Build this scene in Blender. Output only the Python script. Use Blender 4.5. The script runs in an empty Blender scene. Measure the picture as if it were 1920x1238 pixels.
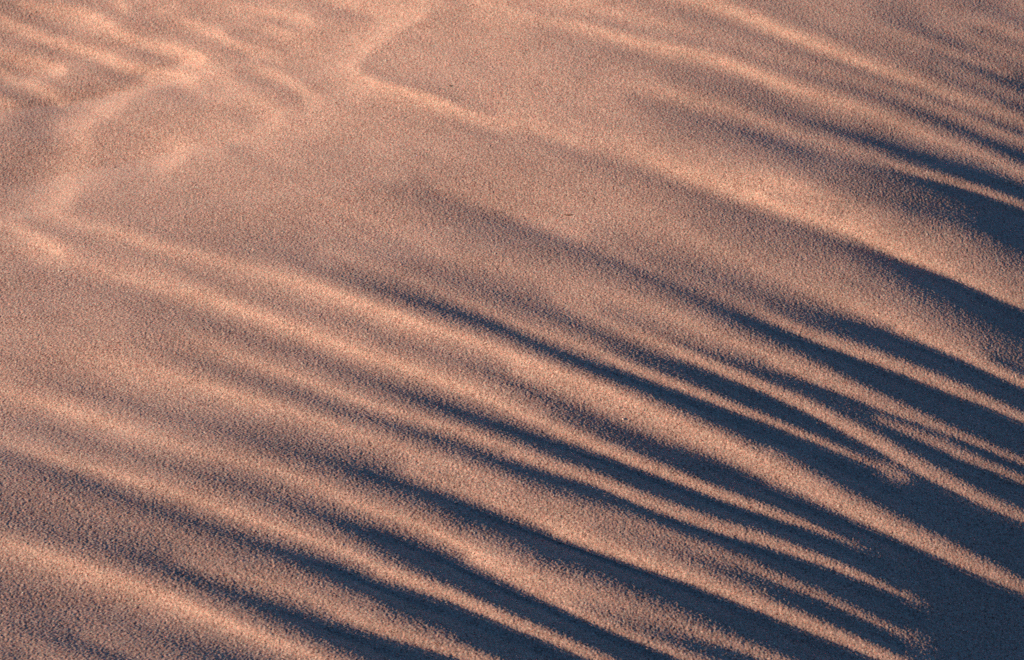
# Low sun raking over wind-rippled sand on the shoulder of a dune.
import math
import numpy as np

# ---------------------------------------------------------------- relief survey
# How strongly each crest / hollow of the ripple field faces the low sun
# (0 = turned edge-on to the sun, 10 = squarely lit, below 0 = a hollow that the
# crest before it shades).  Points are on the photograph's 1920 x 1238 plan.
# (x, y, level) or (x, y, level, half width up, half width down) for crests that
# stand between shaded hollows.
CURVES = [
 # --- far left ripples
 [(40,5,7.5),(100,14,8),(175,28,8.5),(205,45,8.5),(225,60,8.5),(262,73,8),(325,88,9),(385,108,9)],
 [(100,-10,5.5),(140,2,5.3),(190,18,5.6),(240,36,5),(290,52,5),(340,70,5.5),(400,88,5.5),(460,106,5.3)],
 [(-20,0,5.4),(0,8,5.3),(35,20,5),(70,42,4.8),(110,57,5),(140,66,5.8),(200,78,6),(240,90,5.5),(275,103,4.8),(310,113,5.2),(335,116,6.2)],
 [(-20,25,7.4),(0,33,7.5),(40,50,7.8),(100,75,8),(160,92,8.3),(210,107,8.5),(250,125,8.2),(300,133,8),(340,138,8.8),(362,146,9)],
 [(-20,60,5),(0,67,5),(40,80,5),(100,97,4.8),(140,108,5.5),(180,122,5.5),(210,143,4.6),(240,150,4.8),(265,140,5.2)],
 [(-20,90,8),(0,97,8),(50,110,8),(90,120,8.2),(122,129,8.6)],
 [(0,130,7),(30,150,7.2),(60,155,7.6)],
 [(55,150,7.6),(75,168,8),(100,180,8),(118,195,7.8)],
 [(75,150,6.2),(110,160,5.5),(150,178,5.2),(180,160,5.2)],
 [(100,165,6),(140,185,5.8)],
 [(-20,163,4),(0,170,4),(40,182,4.5),(70,192,4.5),(100,203,4),(120,210,5),(145,212,5.9)],
 [(-20,184,7.5),(0,188,7.5),(22,197,7.9)],
 [(20,225,4.8),(50,235,4.4),(70,250,4.3),(90,272,4.8)],
 [(-10,250,5),(20,255,4.8)],
 [(-15,300,6),(0,320,5),(15,352,4.7)], [(60,315,5)],
 [(365,146,8.6),(330,152,7.4),(290,160,7.0),(250,177,7.1),(225,195,7.2),(200,215,7.2),(170,228,7.2),(155,243,7.4),(160,262,7.4),(165,275,7.3),(140,285,7)], [(270,155,6.4),(235,172,6.8),(205,195,6.9),(180,212,6.9),(140,235,6.9),(138,262,7)],
 [(290,170,5.2),(330,170,5.2),(350,180,5.3),(375,195,5.6)],
 [(260,195,6),(300,205,6)], [(230,222,6.3),(198,245,6.1),(260,255,6.2)], [(340,225,6),(375,240,6.1)],
 [(125,225,6.2),(110,240,6.2),(110,270,6)],
 [(405,150,6.9),(440,172,7.2),(480,190,7.4),(505,200,7.5),(522,217,7.9),(518,235,7.3),(480,250,6.9),(440,256,6.8),(380,262,6.8),(345,265,7.3),(335,280,8),(345,295,7.8),(315,310,7.4),(300,325,7.2),(310,340,6.8)],
 [(430,285,5.8),(470,278,5.8)], [(400,300,6.3)], [(440,215,6),(480,225,6.2)],
 [(445,140,5.3),(470,150,5.3),(500,155,5),(540,175,5),(558,188,5.2)],
 [(345,35,7.3),(380,48,7.8),(410,60,8.2),(430,75,8),(460,85,7.6),(480,90,7.7),(510,98,7.5),(530,107,7.2)],
 [(485,125,7.2),(515,135,8),(550,152,7.8),(575,170,7.6),(605,186,7.6)],
 [(400,38,6.2),(440,54,5.6),(470,62,5.5),(495,65,5.5),(520,72,6)],
 [(400,-8,7),(440,5,7.3),(490,18,7.8),(540,24,8),(570,32,8),(590,42,7.4)],
 [(530,-8,6.2),(555,3,6),(600,15,5.6),(650,26,5.5),(690,34,6.2)],
 [(470,36,6.4),(500,38,5.8),(530,42,6)], [(500,50,7.6),(530,58,7.8),(555,65,7.6)],
 [(225,-8,8),(228,5,8),(236,15,7.8)], [(300,25,6.8),(330,10,6.6)], [(385,8,5.8)],
 [(150,8,6.2),(200,27,6.1),(228,42,6),(248,58,6),(290,70,6.1),(340,80,6.3),(388,98,6.3),(400,110,6.4),(392,120,6.8)],
 [(90,110,6.1),(122,119,6),(135,130,6),(128,141,6.3)], [(545,222,6.6)], [(362,290,6.4),(352,308,6.6),(326,328,6.5)],
 [(300,166,6),(262,186,6),(238,204,6.1),(214,223,6.2),(185,235,6.2),(174,248,6.4),(179,262,6.4),(180,280,6.4)],
 # --- the forked crest
 [(600,-8,7.4),(640,5,7.6),(680,20,7.6),(715,28,7.6)],
 [(750,-5,7.2),(770,8,7.4),(800,22,8),(785,33,7.9),(750,45,7.6),(735,58,7.9),(705,78,7.9),(685,98,7.9),(668,115,7.9),(655,125,7.9),(665,138,8.2),(690,150,8.5),(740,165,8.8),(790,178,9.1),(830,192,9),(855,205,8.2),(900,220,7.6),(940,230,7.6),(1020,247,7.4),(1085,265,7.4),(1150,280,7.3),(1220,303,7.8),(1240,312,8.2),(1310,337,8.8),(1380,360,8.8),(1440,382,9),(1515,405,9),(1560,420,9),(1615,442,9,0,12),(1680,470,8.8,0,14),(1740,492,8.3,0,14),(1800,517,7.3,0,13),(1860,545,7,0,12),(1920,572,6.5,0,10)],
 [(812,30,6.3),(772,52,6.3),(742,75,6.3),(712,96,6.2),(682,118,6.1),(682,134,6.2),(740,154,6),(790,166,5.8),(835,180,5.6),(870,198,5.8),(930,215,6.1)],
 [(690,185,6.4),(750,205,6.3),(800,220,6.2),(850,235,6),(900,248,5.5),(960,258,5.6),(1020,270,5.6),(1080,290,5.2),(1140,305,5),(1200,325,4.8),(1260,347,4.6),(1320,370,4.1),(1380,392,3.4),(1440,412,3),(1500,430,2.6),(1560,450,2),(1610,467,1),(1650,485,0),(1700,508,-1),(1760,530,-1.8),(1820,558,-2.4),(1880,585,-2.6),(1920,602,-2.6)],
 [(1650,508,2.2),(1700,534,1.2),(1750,552,.5),(1820,580,0),(1870,608,-.2),(1920,630,-.3)],
 [(810,95,6.2),(900,100,6.2)], [(850,50,6.3)], [(920,160,6.1)], [(880,5,7),(905,10,7.7),(930,14,7.3),(965,22,7.6),(1020,38,7.4),(1080,48,7.6),(1140,65,8),(1200,80,7.9),(1260,92,8.3),(1320,105,8.5),(1360,118,8.8),(1420,138,8.8),(1440,148,8.9),(1490,165,8.6),(1560,187,8.4),(1640,212,7.8),(1700,238,7.5),(1760,263,7),(1840,290,6.3),(1900,318,6.2),(1940,336,6)],
 [(840,0,6.2),(865,20,6.2)],
 [(600,100,6.6),(620,130,6.6)], [(570,90,6.5)], [(640,75,6.8)], [(580,120,6.4)], [(640,180,6.2)], [(620,240,6.1)], [(700,280,6.1)], [(800,300,6.2)], [(560,240,6.6)], [(520,270,6.2)],
 # --- top right ripples
 [(1010,-8,7.4),(1050,3,7.6),(1100,12,7.8),(1150,25,7.4),(1200,37,7),(1260,48,6.8),(1320,62,6.3),(1400,85,6),(1450,103,6),(1520,127,5.5),(1600,147,5.3),(1680,172,5.5),(1740,195,5.6),(1800,216,5.8),(1860,242,5.8),(1940,272,5.8)],
 [(960,5,6.4),(1010,22,6),(1080,30,5.8),(1140,45,5.5),(1200,60,5.8),(1270,72,5.3),(1340,88,5.2),(1400,108,4.8),(1440,122,4.7),(1500,142,4.2),(1560,158,3.4),(1620,177,2.8),(1680,195,2.2),(1720,212,1.5),(1770,232,.8),(1830,257,.2),(1880,280,-.6),(1940,306,-1.2)],
 [(1250,-10,7.6),(1290,0,7.8),(1330,8,8),(1380,22,8.5),(1420,35,9),(1440,46,9.1),(1490,67,9.3),(1540,88,9.1),(1600,112,8.7),(1660,135,8.2),(1720,154,7.5),(1780,178,7),(1850,200,6.6),(1940,236,6.3)],
 [(1130,-8,6.2),(1180,5,6),(1240,15,5.5),(1300,30,5),(1360,44,4.8),(1400,58,4.4),(1440,73,4.3),(1500,97,3.9),(1560,118,3.6),(1640,145,3.5),(1720,174,3.4),(1780,197,3.2),(1830,217,2.6),(1880,237,1.5),(1940,260,.4)],
 [(1370,-8,5.4),(1400,5,5.2),(1440,20,5),(1500,45,4.8),(1560,65,4.4),(1620,88,4.2),(1690,113,4),(1740,135,3.6),(1790,155,3.2),(1850,178,2.7),(1900,200,1.6),(1940,216,1.2)],
 [(1740,92,3.6),(1790,112,2.8),(1840,132,1.5),(1880,150,.9),(1940,175,.4)],
 [(1760,125,4.2),(1800,136,4.3),(1870,165,4.2),(1940,194,3.8)],
 [(1640,28,4.2),(1700,48,2.8),(1740,62,2.5),(1790,82,2.5),(1840,101,3.4),(1900,120,3.6),(1940,135,3.2)],
 [(1790,-5,3.6),(1830,10,3),(1870,25,3),(1940,52,2.8)], [(1820,55,3.8),(1860,68,3.4),(1940,92,3.2)],
 [(1500,10,5.4),(1560,30,5.7),(1640,48,5.5),(1720,74,5.5),(1780,98,5.6),(1830,116,5.2),(1890,136,4.6)],
 [(1740,15,5),(1780,30,5.1),(1850,44,5.4),(1940,75,5.8)], [(1740,45,4.8),(1800,68,5),(1860,88,5.2),(1940,114,5.5)],
 [(1720,2,5.2)], [(1600,8,5.1)], [(1900,5,5.4),(1940,20,5.4)],
 [(1000,52,6.2),(1060,70,5.8),(1120,85,5.3),(1180,102,5),(1240,116,4.9),(1310,132,4.6),(1370,148,4.2),(1420,166,4),(1480,190,4),(1540,212,4.3),(1600,235,4)],
 [(1240,145,5),(1320,165,4.5),(1380,180,4),(1440,204,3),(1500,225,2),(1560,242,1),(1610,258,.2),(1660,275,-.4),(1700,288,-.3),(1740,299,-.6),(1800,320,-1.4),(1860,340,-2.2),(1940,368,-2.5)],
 [(1130,145,6.6),(1200,163,7),(1260,177,7.3),(1320,195,7.2),(1380,213,6.6),(1440,232,6.3),(1500,255,5.6),(1560,270,5.5),(1640,292,5.2),(1665,304,5.6,10,10),(1720,321,6,10,9),(1765,333,6,10,9),(1810,347,6.2,9,8),(1860,363,6,9,8),(1940,392,5.5,9,8)],
 [(1180,180,5.3),(1240,200,4.6),(1300,218,3.6),(1370,238,2.6),(1420,255,1.7),(1450,265,1.9),(1500,286,1.6),(1560,302,2.6),(1610,312,2.4),(1660,322,1.6),(1720,338,.2),(1770,352,-.6),(1830,372,-1.8),(1880,392,-2.4),(1940,415,-3)],
 [(1560,330,3.2),(1640,350,2.6),(1720,368,2),(1780,380,1),(1850,397,-.2)],
 [(1690,385,1.2),(1760,400,1),(1810,418,.6),(1860,440,-.4),(1940,462,-1.6)],
 [(1840,436,1.6),(1880,468,1.4),(1930,490,1.4)],
 [(1720,425,4.6),(1790,445,4.4),(1850,490,4),(1930,530,3.8)],
 [(1290,300,7),(1370,318,7),(1440,335,8),(1490,347,7.8),(1540,367,7.2),(1600,387,6.4),(1680,415,5.4)],
 [(1440,362,7.2),(1520,387,7),(1580,407,6.5)],
 [(1240,240,5.2),(1300,255,4.8),(1380,275,4.5),(1440,298,4.4),(1500,318,4),(1560,340,3.3),(1610,362,3.4),(1660,378,2.6)],
 [(1320,280,6)], [(1180,245,6.3),(1100,225,6.2),(1040,200,6.1)], [(1000,160,6.2)], [(1000,100,6.3)], [(1100,130,5.9)], [(1080,170,6.2)], [(1420,255,1.7)],
 # --- middle
 [(960,330,6.3),(1040,350,6.4),(1120,370,6.4),(1180,390,6.5),(1240,415,6.5),(1300,450,6.5),(1380,482,6.2),(1440,510,6.2),(1500,535,6.6),(1560,560,7),(1620,585,7.3),(1680,607,7.4,0,16),(1750,638,7.4,0,14),(1800,660,7.2,0,14),(1860,690,7,16,12),(1940,727,6.5,14,11)],
 [(1400,440,4.2),(1500,480,4.4),(1600,505,4.2),(1600,535,4.5)], [(1660,545,4),(1720,580,3.6),(1800,612,2.6),(1860,640,2),(1930,672,1.4)],
 [(1850,655,2.2),(1930,690,1.6)], [(1300,410,4.8),(1360,425,4.4)],
 [(560,320,6),(640,330,5.7),(700,341,5.3),(760,358,4.7),(820,376,4.1),(870,394,3.7),(920,410,3.2),(960,424,3),(1010,440,3.1),(1060,460,3.1),(1110,477,3),(1150,492,2.5),(1200,515,2.2),(1240,532,1.9),(1290,555,1.4),(1340,578,.6),(1380,594,-.4),(1420,610,-1.3),(1480,637,-2),(1540,660,-2.6),(1640,700,-3),(1740,740,-3),(1840,785,-3),(1940,828,-3)],
 [(1130,450,5.4),(1180,465,4.8),(1240,488,4),(1300,506,3.4),(1360,526,2.8),(1410,547,2.2),(1480,572,1.8),(1530,588,.8),(1580,604,-.2),(1620,617,-1),(1665,634,-2),(1740,665,-2.8),(1800,692,-3),(1940,756,-3)],
 [(1130,470,5),(1200,493,4.6),(1260,514,4.1),(1330,545,3.8),(1400,575,4.6),(1440,592,5.8,14,10),(1510,622,6.3,14,12),(1590,652,7,17,13),(1690,689,7,17,13),(1790,728,6.8,16,14),(1860,757,6.3,13,11),(1940,793,6,11,10)],
 [(820,350,6.3),(900,375,6.2),(960,395,6.4),(1040,425,6.6),(1100,445,6.4)], [(700,318,6.2),(760,335,6.2)],
 [(600,380,6.3),(700,420,6.3),(800,460,6.3),(880,485,6.3),(960,505,6.2),(1040,530,6.2),(1120,550,6.2),(1180,565,6.5),(1240,585,6.8),(1300,608,7),(1340,628,7),(1390,648,7.2),(1440,666,7.2,22,20),(1490,685,7.2,24,21),(1540,706,7,24,20),(1600,732,6.7,20,17),(1660,758,6.2,18,16),(1720,781,5.7,14,14),(1780,807,5,11,10),(1840,832,4.8,10,9),(1880,850,4.5,9,8),(1940,873,4,8,8)],
 [(1640,783,3.4),(1700,806,5),(1740,825,5.2),(1790,847,5.4,9,9),(1850,871,5.2,9,9),(1940,908,5,9,8)],
 [(1750,806,2),(1790,828,.2),(1840,851,-1),(1940,890,-1.6)],
 [(560,425,5.6),(620,440,5.2),(690,462,5),(750,485,4.4),(800,505,3.8),(850,523,3.4),(900,541,3),(960,566,2.6),(1000,580,2.4),(1050,598,2),(1100,620,2.1),(1150,640,1.9),(1200,660,1),(1260,683,0),(1310,705,-.8),(1370,730,-1.3),(1440,760,-2),(1510,793,-1.8),(1570,822,-.8),(1620,846,0),(1680,873,2.2)],
 [(1130,587,4.6),(1190,605,4.2),(1270,637,4),(1310,651,3.6),(1370,672,1.8),(1440,700,.4),(1500,722,-.2),(1550,740,-.3),(1600,765,.6),(1640,797,.2),(1680,816,-.8),(1740,844,-1.8),(1800,870,-2.3),(1860,896,-2.6),(1940,930,-2.8)],
 [(1040,562,6),(1110,590,6),(1175,620,6.4),(1220,638,6.9),(1260,653,7.1,14,14),(1330,681,7.2,14,14),(1390,706,7.2,14,14),(1440,728,7.2,14,13),(1490,749,7.2,16,15),(1540,773,7,17,17),(1600,805,6.8,18,18),(1640,825,6.6,18,18),(1690,856,6.3,19,18),(1740,884,6.1,20,17),(1790,909,6,18,15),(1840,936,5.8,16,14),(1940,978,5.2,13,12)],
 [(600,470,6),(680,492,5.8),(760,520,5.5),(820,545,5.6),(880,570,6),(920,585,6.1),(985,614,6.5),(1060,638,7),(1135,667,7,13,12),(1210,698,7,12,12),(1310,736,6.8,11,11),(1380,764,6.5,10,10),(1440,787,6.3,9,8),(1490,808,6,9,8),(1540,828,5.6,9,8),(1590,850,5,8,8),(1640,871,4.2,8,7),(1700,896,4.4)],
 [(160,372,6),(150,392,5.8),(200,402,5.8),(250,420,5.7),(300,438,5.6),(350,447,5.4),(400,460,5.2),(440,470,5),(480,475,4.9),(530,486,4.5),(570,500,4.2),(640,520,3.7),(690,536,2.9),(740,551,1.9),(790,568,.9),(850,587,.2),(910,606,0),(960,626,.1),(1000,645,0),(1050,667,-.6),(1110,690,-1.5),(1160,708,-2.2),(1210,728,-2.6),(1310,768,-3),(1380,798,-3),(1440,825,-3),(1540,868,-3),(1640,915,-3),(1740,965,-3),(1940,1045,-3)],
 [(60,395,7.2),(110,407,7.2),(175,424,7.3),(262,452,7.4),(350,472,7.4),(425,492,7.5),(475,507,7.6),(555,527,8),(630,552,8.2),(705,577,8.4),(780,602,8.4),(830,620,8.4),(905,645,8.4),(960,666,8.5),(1035,692,8.4),(1135,730,8.4),(1210,762,8.3),(1285,795,8.3),(1360,828,8.2),(1440,867,7.9,25,38),(1490,892,7.7,26,35),(1540,919,7.6,27,31),(1590,946,7.4,28,27),(1690,996,7,27,20),(1790,1043,6.6,26,18),(1865,1079,6.2,23,15),(1940,1112,5.8,14,12)],
 [(1010,672,5.4),(1110,706,4.4),(1200,739,3.8),(1300,783,3.2),(1390,822,2.8)],
 [(960,698,6.8),(1035,722,7),(1110,752,7),(1190,783,7),(1260,813,7),(1330,842,7),(1385,867,7),(1432,889,7.1)], [(1260,838,.8),(1335,866,.2),(1390,889,0),(1436,909,0)],
 # --- lower left
 [(40,412,6.4),(75,425,5.8),(115,440,5.5),(150,450,5.3),(200,470,5.6),(280,487,5.8),(340,502,5.8),(420,530,5.6),(480,555,5.3),(550,578,5),(620,597,4.8),(680,612,4.6),(720,638,4.4),(780,652,4.2),(840,670,4),(900,692,3.4),(960,718,2.4),(1020,745,1.8),(1080,770,1.3),(1140,797,.8),(1200,824,.1),(1260,852,-.9),(1335,884,-1.8),(1440,926,-2.6),(1515,961,-3),(1590,990,-3),(1690,1032,-3),(1790,1085,-3),(1940,1160,-3)],
 [(-10,415,6.8),(20,420,7.2),(40,432,7.6),(75,450,8.2),(100,465,8.7),(112,477,8.2),(150,502,7),(225,520,7.2),(300,537,7.5),(375,557,8),(425,572,8.2),(475,588,8.1),(555,620,8.2),(630,647,8.4),(730,678,8.5),(805,707,8.6),(880,733,8.6),(960,770,8),(1035,800,7.6,20,16),(1135,840,7.4,16,15),(1210,870,7.3,15,15),(1285,900,7.2,14,13),(1360,930,7,13,12),(1440,958,6.4,13,11),(1515,985,5.8,9,8),(1560,1004,4.5,7,6),(1590,1017,3.2,6,5),(1620,1029,1.4),(1650,1041,.3),(1680,1054,-.7)],
 [(80,492,7.2),(40,470,7)], 
 [(20,490,5.6),(60,503,5.5),(100,520,5.5),(220,547,5.3),(300,570,5.2),(370,598,4.8),(420,615,4.6),(475,640,4.4),(555,660,4),(630,690,3.3),(705,718,2.5),(755,737,1.4),(830,765,0),(880,785,-.5),(960,810,-.9),(1060,845,-1.8),(1135,872,-2.3),(1210,900,-2.6),(1285,930,-2.8),(1360,957,-3),(1440,986,-3),(1540,1022,-3),(1640,1062,-3),(1760,1115,-3)],
 [(330,630,6.2),(370,642,6.5),(420,660,7),(480,682,7.2),(555,706,7.2),(630,737,7),(730,769,7),(805,791,7),(880,813,7.2),(960,843,7,16,16),(1035,872,7,15,15),(1110,895,6.8,14,16),(1210,937,6.6,15,17),(1260,956,6.5,15,16),(1335,982,6.5,15,15),(1440,1014,6.4,15,14),(1540,1050,6.2,11,11),(1615,1080,6,9,9),(1690,1113,4.6,6,6),(1715,1126,2.8),(1738,1136,.8),(1765,1148,-.8)],
 [(250,640,5.7),(330,668,5),(380,685,4.6),(430,700,4.1),(480,718,3.7),(555,739,3.2),(630,767,2.7),(705,788,2.2),(755,805,1.4),(855,835,.9),(905,857,.2),(960,878,-.6),(1060,910,-.7),(1110,927,-.6),(1160,943,-.2),(1210,961,-.9),(1285,990,-2),(1360,1015,-2.7),(1440,1046,-3),(1590,1105,-3),(1720,1160,-3)],
 [(120,655,6.2),(165,668,6.8),(275,692,7.4),(375,720,7.8),(480,752,7.7),(555,772,7.4),(630,798,7.3),(705,825,7.2),(780,850,6.8),(855,873,6.5),(955,905,6),(1000,930,5.6),(1110,958,5.2),(1210,987,5),(1260,1004,4.8),(1335,1031,4.6),(1390,1055,4.4,14,10),(1440,1077,4.8,12,10),(1540,1117,4.6,11,10),(1615,1152,4,10,9),(1690,1187,3.4,8,8),(1718,1200,1.8),(1745,1212,.4),(1775,1225,-.8)],
 [(1110,985,5),(1185,1012,4.2),(1260,1033,3.4),(1310,1051,2.4),(1360,1073,1),(1440,1104,.4),(1490,1125,-.2),(1540,1147,-1.2),(1615,1182,-2),(1690,1217,-2.6)],
 [(760,882,5.8),(850,915,6.3),(920,942,6.8),(960,958,7),(1035,988,7.6,0,16),(1135,1026,7.8,0,15),(1210,1053,8,0,15),(1285,1078,7.8,0,16),(1360,1105,7.7,0,18),(1440,1137,7.5,18,19),(1515,1168,7.5,17,18),(1590,1200,7.2,16,16),(1665,1232,6.8,14,14),(1740,1264,6.5,12,12)],
 [(40,710,5.5),(90,720,5.2),(125,730,4.8),(200,748,4.6),(300,778,4.4),(375,797,4),(430,811,3.2),(480,826,2.5),(555,848,2),(630,871,1),(680,889,0),(755,913,-.1),(805,930,-.6),(855,948,-1.6),(905,967,-2.1),(960,991,-2.5),(1035,1015,-2.9),(1135,1053,-3),(1210,1082,-3),(1285,1110,-3),(1360,1140,-3),(1440,1177,-3),(1540,1222,-3),(1640,1262,-3)],
 [(-20,728,6.6),(20,738,7),(75,752,7.4),(125,770,7.8),(200,795,7.8),(275,818,7.6),(350,842,7.2),(425,860,7.2),(480,873,7.1),(555,895,7),(630,925,7.1),(655,941,7.4),(755,973,8),(805,995,8.3),(880,1030,8.4,0,28),(960,1070,7.7,0,30),(1000,1098,7.1,0,22),(1040,1125,6.7,0,12),(1085,1150,6.5,0,8),(1160,1183,6.4,0,8),(1235,1212,6,0,9),(1310,1243,5.6,0,9)],
 [(940,1052,7.4),(1035,1090,6.8),(1110,1112,6.2),(1210,1150,5.4),(1285,1177,5.2,20,14),(1360,1201,5.4,15,13),(1440,1231,5.6,14,12),(1520,1262,5.4,12,12)],
 [(1085,1130,5),(1160,1162,3.4),(1235,1191,1.2),(1310,1218,-.2),(1400,1248,-1)],
 [(860,978,1),(900,992,2.4),(960,1016,1.8),(1030,1048,.3)],
 [(-20,768,5.2),(0,775,5),(50,792,4.6),(125,815,4.4),(200,840,4.4),(300,870,4),(375,890,3.3),(430,903,2.7),(480,922,2.5),(530,943,2.2),(605,969,1),(655,990,-.3),(730,1016,-1.9),(805,1045,-2.7),(880,1080,-3),(960,1118,-3),(1035,1152,-3),(1110,1187,-3),(1210,1228,-3),(1300,1268,-3)],
 [(-20,818,6.5),(0,825,6.6),(75,850,6.9),(150,873,7.3),(225,895,7.5),(300,915,7.7),(375,940,7.8),(480,980,7.5),(555,1000,7.5),(630,1028,7.7),(705,1061,7.6,20,22),(780,1089,7.5,17,19),(855,1118,7.3,15,17),(960,1164,7,14,15),(1035,1195,6.8,14,14),(1110,1228,6.5,13,13),(1190,1262,6.3,12,12)],
 [(-20,845,4.2),(0,852,4),(50,868,3.5),(100,887,2.9),(150,901,2.2),(190,916,1.9),(250,942,2),(325,966,1.5),(400,992,1.2),(480,1021,.7),(555,1046,-.6),(630,1075,-2.2),(705,1106,-2.9),(780,1137,-3),(855,1163,-3),(960,1206,-3),(1060,1248,-3)],
 [(-20,890,4.6),(50,912,4.7),(100,930,5),(180,955,5.2),(230,972,5),(300,992,4.8),(375,1020,4.8),(430,1042,4.8)],
 [(330,1045,4.6),(400,1070,5.5),(480,1091,6.2),(555,1114,6.5),(630,1142,6.9,0,20),(705,1171,7,0,20),(780,1195,6.9,0,18),(855,1220,6.8,20,16),(930,1250,6.6,18,15)],
 [(480,1055,4.4),(555,1077,4),(630,1108,4),(705,1135,3.4)],
 [(-20,962,3.6),(0,970,3.6),(75,992,3.3),(150,1015,3),(225,1037,2.2),(275,1056,1.6),(325,1072,1),(400,1103,.6),(480,1132,-.1),(555,1162,-1.4),(630,1192,-2.6),(705,1222,-3),(790,1258,-3)],
 [(-20,1012,7),(0,1018,7.1),(75,1038,7.8),(150,1063,8),(225,1089,8.1),(300,1115,8.4),(375,1145,8.6),(480,1190,8.1),(555,1217,7.7),(640,1252,7.3)],
 [(-20,1084,4.2),(0,1090,4),(100,1117,4),(200,1152,3.6),(275,1186,3),(350,1213,1.8),(425,1237,.8),(500,1262,0)],
 [(160,1190,4.6),(225,1213,4.6),(300,1240,4.4)],
 [(-20,1155,3.6),(0,1160,3.6),(50,1180,2.8),(115,1205,1.9),(175,1222,1.6),(240,1245,1.2)],
 [(-20,1184,4.4),(0,1192,4.4),(75,1212,4.8),(135,1236,4.8)], [(-20,1215,3.4),(30,1228,2.8)],
 # --- plain areas
 [(0,440,6.4)], [(0,520,5.8)], [(0,600,5.8),(60,600,5.8),(150,600,5.9)], [(0,680,5.6)], [(60,650,6)], [(100,690,5.7)], [(220,640,6.3)], [(300,632,5.9)], [(250,610,5.7)], [(120,560,5.6)],
 [(100,330,6.6),(125,335,7.4),(140,355,7.8),(115,370,7.6),(105,390,7.8)], [(0,400,6.7)], [(60,370,6.4)], [(60,340,5.6)],
 [(200,340,6.3)], [(280,355,6)], [(240,370,5.8)], [(330,380,6)], [(400,370,6.2)], [(420,340,6.6)], [(460,330,6.5)], [(400,415,5.8)], [(470,400,6.2)], [(520,380,6.4)], [(550,350,6.4)],
]
# x, y, reach x, reach y, change of the low and of the high levels
TRIM = [(250,110,450,300,.95,.35), (760,120,450,260,.65,.25), (1750,60,420,300,-.1,-.3), (150,1000,500,350,-.15,0)]
CRISP = .2
PW, PH = 1920.0, 1238.0
MX, MY = 480.0, 360.0            # the ripple field is carried on past the frame

def _dense(pts, step=3.0):
    pts = np.array(pts, float); out = []
    for a, b in zip(pts[:-1], pts[1:]):
        n = max(1, int(np.hypot(*(b[:2] - a[:2])) / step))
        t = np.arange(n)[:, None] / n
        out.append(a + (b - a) * t)
    out.append(pts[-1:])
    return np.concatenate(out)

def _extend(p):
    p = [tuple(q) for q in p]
    def grow(a, b):              # on beyond b
        dx, dy = b[0]-a[0], b[1]-a[1]; L = math.hypot(dx, dy)
        return (b[0]+dx/L*600, b[1]+dy/L*600) + tuple(b[2:])
    edge = lambda q: q[0] < 8 or q[0] > 1910 or q[1] > 1228
    if len(p) > 2 and edge(p[-1]): p = p + [grow(p[-2], p[-1])]
    if len(p) > 2 and edge(p[0]) and p[0][0] < 8: p = [grow(p[1], p[0])] + p
    return p

def relief_samples():
    S = []
    for c in CURVES:
        c = _extend(c)
        if len(c) == 1: S.append(np.array([c[0][:3]], float)); continue
        S.append(_dense([q[:3] for q in c]))
        if len(c) > 2 and max(q[0] for q in c) < 620 and max(q[1] for q in c) < 190 and min(q[2] for q in c) >= 7:
            S.append(_dense([(q[0]-3, q[1]+8, q[2]-.35) for q in c]))
            S.append(_dense([(q[0]+4, q[1]-9, q[2]-1.7) for q in c]))
        run = []
        for q in c + [None]:
            if q is not None and len(q) == 5: run.append(q); continue
            if len(run) > 1:
                soft = [.35, .15, .05] if len(run) < len(c) else []        # the shade closes in gradually
                soft += [0.]*len(run)
                up = [(x, y, v, hu, k) for (x, y, v, hu, hd), k in zip(run, soft) if hu]
                if len(up) > 1:
                    S.append(_dense([(x, y-.5*hu, .76*v) for x, y, v, hu, k in up]))
                    S.append(_dense([(x, y-1.15*hu, .2+k*v) for x, y, v, hu, k in up]))
                S.append(_dense([(x, y+.62*hd, .94*v) for x, y, v, hu, hd in run]))
                S.append(_dense([(x, y+1.05*hd+2, k*v) for (x, y, v, hu, hd), k in zip(run, soft)]))
            run = []
    return np.concatenate(S)

def _blur1(a, sig, axis):
    r = max(1, int(3*sig)); k = np.exp(-.5*(np.arange(-r, r+1)/sig)**2); k /= k.sum()
    a = np.moveaxis(a, axis, 0); p = np.pad(a, [(r, r)]+[(0, 0)]*(a.ndim-1), mode='edge')
    o = np.zeros_like(a)
    for i, w in enumerate(k): o += w*p[i:i+a.shape[0]]
    return np.moveaxis(o, 0, axis)
def blur(a, sig): return _blur1(_blur1(a, sig, 0), sig, 1)

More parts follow.
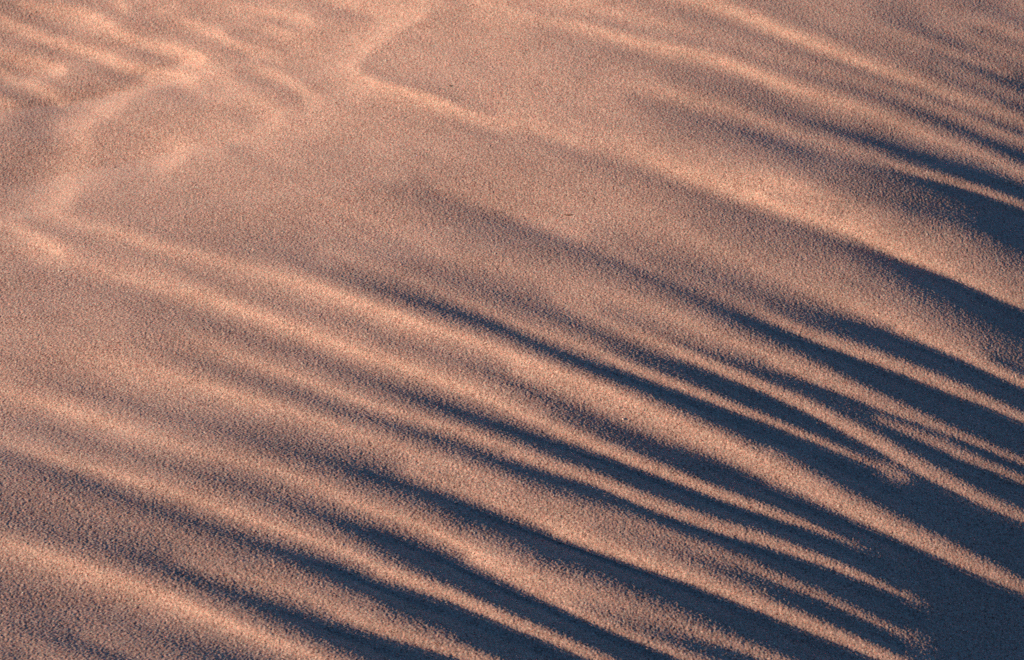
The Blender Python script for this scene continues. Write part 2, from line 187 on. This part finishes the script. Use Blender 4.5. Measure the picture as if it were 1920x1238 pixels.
def relief_map(step=3.0):
    """smooth interpolation of the survey (harmonic between the curves)"""
    S = relief_samples(); u = None
    for st in (48., 24., 12., 6., step):
        W, H = int((PW+2*MX)/st), int((PH+2*MY)/st)
        ix = ((S[:, 0]+MX)/st).astype(int); iy = ((S[:, 1]+MY)/st).astype(int)
        ok = (ix >= 0) & (ix < W) & (iy >= 0) & (iy < H)
        n = np.zeros((H, W)); s = np.zeros((H, W))
        np.add.at(n, (iy[ok], ix[ok]), 1); np.add.at(s, (iy[ok], ix[ok]), S[ok, 2])
        m = n > 0; val = np.where(m, s/np.maximum(n, 1), 0)
        if u is None: u = np.full((H, W), 5.)
        else:
            yy = np.clip((np.arange(H)*u.shape[0]/H).astype(int), 0, u.shape[0]-1)
            xx = np.clip((np.arange(W)*u.shape[1]/W).astype(int), 0, u.shape[1]-1)
            u = u[yy][:, xx]
        for _ in range(400 if st > 20 else 160):
            p = np.pad(u, 1, mode='edge')
            u = .25*(p[:-2, 1:-1]+p[2:, 1:-1]+p[1:-1, :-2]+p[1:-1, 2:])
            u[m] = val[m]
    X, Y = np.meshgrid((np.arange(u.shape[1])+.5)*step-MX, (np.arange(u.shape[0])+.5)*step-MY)
    for x, y, rx, ry, lo, hi in TRIM:                         # regional lightening and darkening, put into the slope of the sand
        g = np.exp(-((X-x)/rx)**2-((Y-y)/ry)**2); f = np.clip((u-5)/3, 0, 1)
        u = u+g*(lo*(1-f)+hi*f)*np.clip((u-1)/2, 0, 1)
    r = np.random.default_rng(3)                              # faint secondary ripples along the crests
    th = math.radians(24); P = X*math.cos(th)+Y*math.sin(th); Q = -X*math.sin(th)+Y*math.cos(th)
    n = np.zeros_like(u)
    for sp, sq, amp in ((70., 9., .11), (150., 16., .11), (14., 8., .05)):
        g = r.standard_normal((int(2600/sq*2), int(4400/sp*2))); g = blur(g, 1.); g /= g.std()
        fx = (P+600)/sp*2 % (g.shape[1]-2); fy = (Q+1500)/sq*2 % (g.shape[0]-2)
        i = fx.astype(int); j = fy.astype(int); a = fx-i; b = fy-j
        n += amp*((g[j, i]*(1-a)+g[j, i+1]*a)*(1-b)+(g[j+1, i]*(1-a)+g[j+1, i+1]*a)*b)
    u = u+n*np.clip((u-.5)/3, 0, 1)
    u = u+CRISP*(u-6.3)*np.clip((u-3.)/2, 0, 1)
    return blur(u, 2.6/step), step

def sample(m, step, x, y):
    fx = np.clip((x+MX)/step-.5, 0, m.shape[1]-1.001); fy = np.clip((y+MY)/step-.5, 0, m.shape[0]-1.001)
    i = fx.astype(int); j = fy.astype(int); a = fx-i; b = fy-j
    return (m[j, i]*(1-a)+m[j, i+1]*a)*(1-b)+(m[j+1, i]*(1-a)+m[j+1, i+1]*a)*b
# ---------------------------------------------------------------- end of survey
import bpy, bmesh, random
from mathutils import Vector, noise as mnoise

# ---------------------------------------------------------------- camera and sun, in metres
PITCH = math.radians(42.0); DIST = 2.4; HF = math.radians(14.0)
CAM = np.array([0.0, 0.0, DIST*math.sin(PITCH)])
FWD = np.array([0.0, math.cos(PITCH), -math.sin(PITCH)])
UP = np.array([0.0, math.sin(PITCH), math.cos(PITCH)])
FX = (PW/2)/math.tan(HF)
def plan(X, Y, Z):
    """ground point -> survey plan coordinates"""
    dy = Y-CAM[1]; dz = Z-CAM[2]
    d = np.maximum(dy*FWD[1]+dz*FWD[2], .3)
    return PW/2+FX*X/d, PH/2-FX*(dy*UP[1]+dz*UP[2])/d

SUN_EL = math.radians(14.0); SUN_AZ = math.radians(12.0)     # light travels towards +x and a little +y
DS = np.array([math.cos(SUN_AZ), math.sin(SUN_AZ)]); DT = np.array([-DS[1], DS[0]])
TAN, COS = math.tan(SUN_EL), math.cos(SUN_EL)

I_GAIN = .615; LIFT = .85
def facing(v):
    lin = lambda r: (r/255.)**2.2
    v = v+LIFT*np.clip((v+.2)/1.3, 0, 1)*np.clip((6.6-v)/3.2, 0, 1)
    return I_GAIN*(lin(35+22.4*np.clip(v, 0, 11))-lin(35.))

# ---------------------------------------------------------------- the sand sheet
V_MAP, V_STEP = relief_map()
C0 = np.array([0.0, 1.84])                                    # centre of the surveyed patch
def axis_coords(lo, hi, h, grow, far):
    core = np.arange(lo, hi+h*.5, h); tail = []; d = h; x = 0
    while x < far:
        d *= grow; x += d; tail.append(x)
    tail = np.array(tail)
    return np.concatenate([lo-tail[::-1], core, core[-1]+tail])

def solve(sc, tc, zprev, iters):
    S, T = np.meshgrid(sc, tc)
    X = C0[0]+S*DS[0]+T*DT[0]; Y = C0[1]+S*DS[1]+T*DT[1]
    r = np.hypot(X, Y-C0[1])
    w = np.clip((r-1.1)/1.2, 0, 1); w = w*w*(3-2*w)
    dsg = np.diff(sc)
    z = zprev
    inner = (sc > -.6) & (sc < .82)
    for _ in range(iters):
        u, v = plan(X, Y, np.clip(z, -.4, .4))
        # past the surveyed plan the ripples run straight on
        ov = np.maximum(0, v-(PH+MY-30)); u = u-ov/.47; v = v-ov
        ou = u-np.clip(u, -MX+30, PW+MX-30); u = u-ou; v = v-ou*.47
        V = sample(V_MAP, V_STEP, u, v)
        V = V*(1-w)+FLAT*w
        g = facing(V)/COS-TAN
        zi = np.zeros_like(z)
        zi[:, 1:] = np.cumsum(.5*(g[:, 1:]+g[:, :-1])*dsg, axis=1)
        zi -= zi[:, inner].mean(axis=1, keepdims=True)
        z = zi-HOLLOW*np.maximum(0, -V)**1.2
    return X, Y, z, V
HOLLOW = .0007
lo_, hi_ = 0., 11.
for _ in range(50):                                           # the level at which the sand lies flat
    FLAT = .5*(lo_+hi_)
    if facing(FLAT)/COS < TAN: lo_ = FLAT
    else: hi_ = FLAT

H = 0.0007
sA = axis_coords(-.75, .97, .004, 1.05, 160.); tA = axis_coords(-.76, .90, .004, 1.05, 160.)
_, _, zA, _ = solve(sA, tA, np.zeros((len(tA), len(sA))), 7)
sB = axis_coords(-.75, .97, H, 1.045, 160.); tB = axis_coords(-.76, .90, H, 1.045, 160.)
def resample(z, s0, t0, s1, t1):
    def idx(a, b):
        i = np.clip(np.searchsorted(a, b)-1, 0, len(a)-2); return i, np.clip((b-a[i])/(a[i+1]-a[i]), 0, 1)
    i, a = idx(s0, s1); j, b = idx(t0, t1)
    zz = z[:, i]*(1-a)+z[:, i+1]*a
    return zz[j]*(1-b)[:, None]+zz[j+1]*b[:, None]
X, Y, Z, V = solve(sB, tB, resample(zA, sA, tA, sB, tB), 2)

# loose grains lying on the sheet
rng = np.random.default_rng(7)
def grain_field(sig_m, slope):                                # combed a little along the light
    n = rng.standard_normal(X.shape).astype(np.float32)
    n = _blur1(_blur1(n, 1.2*sig_m/H, 1), .75*sig_m/H, 0); n /= n.std()
    return n*(slope*sig_m*1.414)
fade = np.clip((.004-np.gradient(sB))/.002, 0, 1)[None, :]*np.clip((.004-np.gradient(tB))/.002, 0, 1)[:, None]
G = grain_field(.00055, .15)+grain_field(.0020, .006)
Zg = Z+G*fade

def build_sheet(name, X, Y, Z, mat):
    nt, ns = X.shape
    co = np.empty((nt*ns, 3), np.float32); co[:, 0] = X.ravel(); co[:, 1] = Y.ravel(); co[:, 2] = Z.ravel()
    i = np.arange((nt-1)*(ns-1), dtype=np.int64); j, k = i//(ns-1), i % (ns-1)
    a = (j*ns+k).astype(np.int32)
    quads = np.stack([a, a+1, a+ns+1, a+ns], 1).ravel()
    me = bpy.data.meshes.new(name)
    me.vertices.add(len(co)); me.vertices.foreach_set('co', co.ravel())
    me.loops.add(len(quads)); me.loops.foreach_set('vertex_index', quads)
    me.polygons.add(len(a)); me.polygons.foreach_set('loop_start', np.arange(0, len(quads), 4, dtype=np.int32))
    me.update(calc_edges=True)
    me.polygons.foreach_set('use_smooth', np.ones(len(a), bool))
    me.materials.append(mat)
    o = bpy.data.objects.new(name, me); bpy.context.scene.collection.objects.link(o)
    return o

# ---------------------------------------------------------------- materials
def new_mat(name):
    m = bpy.data.materials.new(name); m.use_nodes = True
    nt = m.node_tree; b = nt.nodes['Principled BSDF']
    b.inputs['Roughness'].default_value = .95
    b.inputs['Specular IOR Level'].default_value = .08
    return m, nt, b
def sand_material():
    m, nt, b = new_mat('sand'); N = nt.nodes; L = nt.links
    geo = N.new('ShaderNodeNewGeometry')
    vor = N.new('ShaderNodeTexVoronoi'); vor.inputs['Scale'].default_value = 860.
    L.new(geo.outputs['Position'], vor.inputs['Vector'])
    sep = N.new('ShaderNodeSeparateColor'); L.new(vor.outputs['Color'], sep.inputs[0])
    ramp = N.new('ShaderNodeValToRGB'); L.new(sep.outputs[0], ramp.inputs[0])
    e = ramp.color_ramp.elements
    e[0].position = 0.; e[0].color = (.15, .085, .07, 1)
    e[1].position = 1.; e[1].color = (.78, .62, .5, 1)
    for p, c in ((.09, (.33, .215, .172, 1)), (.3, (.46, .328, .262, 1)), (.7, (.53, .387, .31, 1)), (.93, (.65, .49, .39, 1))):
        q = e.new(p); q.color = c
    n2 = N.new('ShaderNodeTexNoise'); n2.inputs['Scale'].default_value = 7.; n2.inputs['Detail'].default_value = 3.
    L.new(geo.outputs['Position'], n2.inputs['Vector'])
    mr = N.new('ShaderNodeMapRange'); L.new(n2.outputs['Fac'], mr.inputs['Value'])
    mr.inputs['From Min'].default_value = .3; mr.inputs['From Max'].default_value = .7
    mr.inputs['To Min'].default_value = .93; mr.inputs['To Max'].default_value = 1.07
    mx = N.new('ShaderNodeMix'); mx.data_type = 'RGBA'; mx.blend_type = 'MULTIPLY'; mx.inputs['Factor'].default_value = 1.
    L.new(ramp.outputs['Color'], mx.inputs['A']); L.new(mr.outputs[0], mx.inputs['B'])
    L.new(mx.outputs['Result'], b.inputs['Base Color'])
    b.inputs['Subsurface Weight'].default_value = 1.           # light seeps through the quartz grains, red farthest
    b.inputs['Subsurface Radius'].default_value = (1., .29, .25)
    b.inputs['Subsurface Scale'].default_value = .0015
    return m
sand = build_sheet('sand', X, Y, Zg, sand_material())
sand['kind'] = 'structure'

# ---------------------------------------------------------------- odd grains and scraps lying on the sand
core = ((sB > -.76) & (sB < .98))[None, :] & ((tB > -.77) & (tB < .91))[:, None]
cu, cv = plan(X, Y, Z)
cu = np.where(core, cu, 1e9)
def lie_at(px, py):
    k = np.argmin((cu-px)**2+(cv-py)**2)
    return X.flat[k], Y.flat[k], Zg.flat[k]
def plain_mat(name, col):
    m, nt, b = new_mat(name); N = nt.nodes; L = nt.links
    geo = N.new('ShaderNodeNewGeometry'); n = N.new('ShaderNodeTexNoise'); n.inputs['Scale'].default_value = 1500.
    L.new(geo.outputs['Position'], n.inputs['Vector'])
    r = N.new('ShaderNodeValToRGB'); L.new(n.outputs['Fac'], r.inputs[0])
    r.color_ramp.elements[0].color = tuple(c*.7 for c in col)+(1,); r.color_ramp.elements[1].color = tuple(min(1, c*1.25) for c in col)+(1,)
    L.new(r.outputs[0], b.inputs['Base Color']); return m
M_DARK = plain_mat('dark_scrap', (.07, .04, .03)); M_PALE = plain_mat('pale_quartz', (.66, .55, .47))
def tag(o, label, cat, group=None):
    o['label'] = label; o['category'] = cat
    if group: o['group'] = group
def lump(name, px, py, size, rot, mat, label, cat, seed, group=None):
    """an angular little stone or scrap: a faceted, uneven lump half sunk in the sand"""
    x, y, z = lie_at(px, py)
    bm = bmesh.new(); bmesh.ops.create_icosphere(bm, subdivisions=2, radius=1.)
    for v in bm.verts:
        f = 1+.38*mnoise.noise(v.co*1.3+Vector((seed*3.1, seed*1.7, seed)))
        v.co = Vector((v.co.x*size[0], v.co.y*size[1], v.co.z*size[2]))*f*.5
    me = bpy.data.meshes.new(name); bm.to_mesh(me); bm.free(); me.materials.append(mat)
    o = bpy.data.objects.new(name, me); bpy.context.scene.collection.objects.link(o)
    o.location = (x, y, z+size[2]*.1); o.rotation_euler = (0, 0, math.radians(rot)); tag(o, label, cat, group); return o
def twig(name, pts, rad, mat, label, cat):
    """a bent scrap of stalk: one tapering tube lying along its points"""
    P = [Vector(lie_at(px, py))+Vector((0, 0, rad*.7)) for px, py in pts]
    bm = bmesh.new(); rings = []
    for i, p in enumerate(P):
        d = (P[min(i+1, len(P)-1)]-P[max(i-1, 0)]).normalized(); a = d.cross(Vector((0, 0, 1))).normalized(); c = a.cross(d)
        r = rad*(.45 if i in (0, len(P)-1) else 1-.25*i/len(P))
        rings.append([bm.verts.new(p+a*r*math.cos(k*math.pi/4)+c*r*math.sin(k*math.pi/4)) for k in range(8)])
    for a, c in zip(rings[:-1], rings[1:]):
        for k in range(8): bm.faces.new((a[k], a[(k+1) % 8], c[(k+1) % 8], c[k]))
    bm.faces.new(rings[0][::-1]); bm.faces.new(rings[-1])
    me = bpy.data.meshes.new(name); bm.to_mesh(me); bm.free(); me.materials.append(mat)
    o = bpy.data.objects.new(name, me); bpy.context.scene.collection.objects.link(o); tag(o, label, cat); return o

lump('seed_husk', 845, 161, (.0042, .0018, .0016), -22, M_DARK, 'largest black elongated scrap lying on smooth sand above the bright forked crest', 'seed husk', 1)
lump('dark_grain', 824, 167, (.0022, .0016, .0014), 10, M_DARK, 'faint dark grain just left of the black elongated scrap above the forked crest', 'grain', 2, 'dark odd grains')
lump('dark_grain', 216, 314, (.0022, .0020, .0012), 30, M_DARK, 'round dark grain on the flat pale sand inside the curved left crest', 'grain', 3, 'dark odd grains')
twig('stalk_scrap', [(1057, 403), (1062, 404.5), (1068, 404), (1074, 403)], .0007, M_DARK, 'thin dark bent scrap of stalk lying on flat sand in the middle', 'plant scrap')
lump('pale_grain', 1169, 786, (.0032, .0028, .0014), 0, M_PALE, 'brightest white grain, at the lower edge of the broadest lit crest', 'grain', 5, 'pale odd grains')
lump('pale_grain', 724, 114, (.0030, .0026, .0013), 0, M_PALE, 'white grain just right of the forked crest in the upper middle', 'grain', 8, 'pale odd grains')
lump('pale_grain', 845, 188, (.0034, .0028, .0013), 40, M_PALE, 'pale angular grain on the bright crest below the black scrap', 'grain', 9, 'pale odd grains')
lump('pale_grain', 112, 508, (.0030, .0026, .0013), 0, M_PALE, 'white grain below the short bright crest at the left', 'grain', 10, 'pale odd grains')

# ---------------------------------------------------------------- light
scn = bpy.context.scene
sun_dir = Vector((-DS[0]*COS, -DS[1]*COS, math.sin(SUN_EL)))   # towards the sun
ld = bpy.data.lights.new('sun', 'SUN'); ld.energy = 5.0; ld.angle = math.radians(.5); ld.color = (1.0, .685, .485)
lo = bpy.data.objects.new('sun', ld); scn.collection.objects.link(lo)
lo.rotation_euler = sun_dir.to_track_quat('Z', 'Y').to_euler()
w = bpy.data.worlds.new('World'); scn.world = w; w.use_nodes = True
wn = w.node_tree.nodes; wl = w.node_tree.links
sky = wn.new('ShaderNodeTexSky'); sky.sky_type = 'NISHITA'; sky.sun_disc = False
sky.sun_elevation = SUN_EL; sky.sun_rotation = math.atan2(sun_dir.x, sun_dir.y)
sky.air_density = 1.; sky.dust_density = 0.; sky.ozone_density = 6.5
wl.new(sky.outputs[0], wn['Background'].inputs[0]); wn['Background'].inputs[1].default_value = .041

# ---------------------------------------------------------------- camera
cd = bpy.data.cameras.new('camera'); cd.sensor_width = 36.; cd.lens = 18./math.tan(HF); cd.clip_end = 1000.
cd.dof.use_dof = True; cd.dof.focus_distance = 2.25; cd.dof.aperture_fstop = 14.
co = bpy.data.objects.new('camera', cd); scn.collection.objects.link(co)
co.location = CAM; co.rotation_euler = (math.pi/2-PITCH, 0, 0)
scn.camera = co
vs = scn.view_settings; vs.view_transform = 'Standard'; vs.look = 'None'; vs.gamma = 1.; vs.use_curve_mapping = False
vs.exposure = 1.06
scn.cycles.use_denoising = False
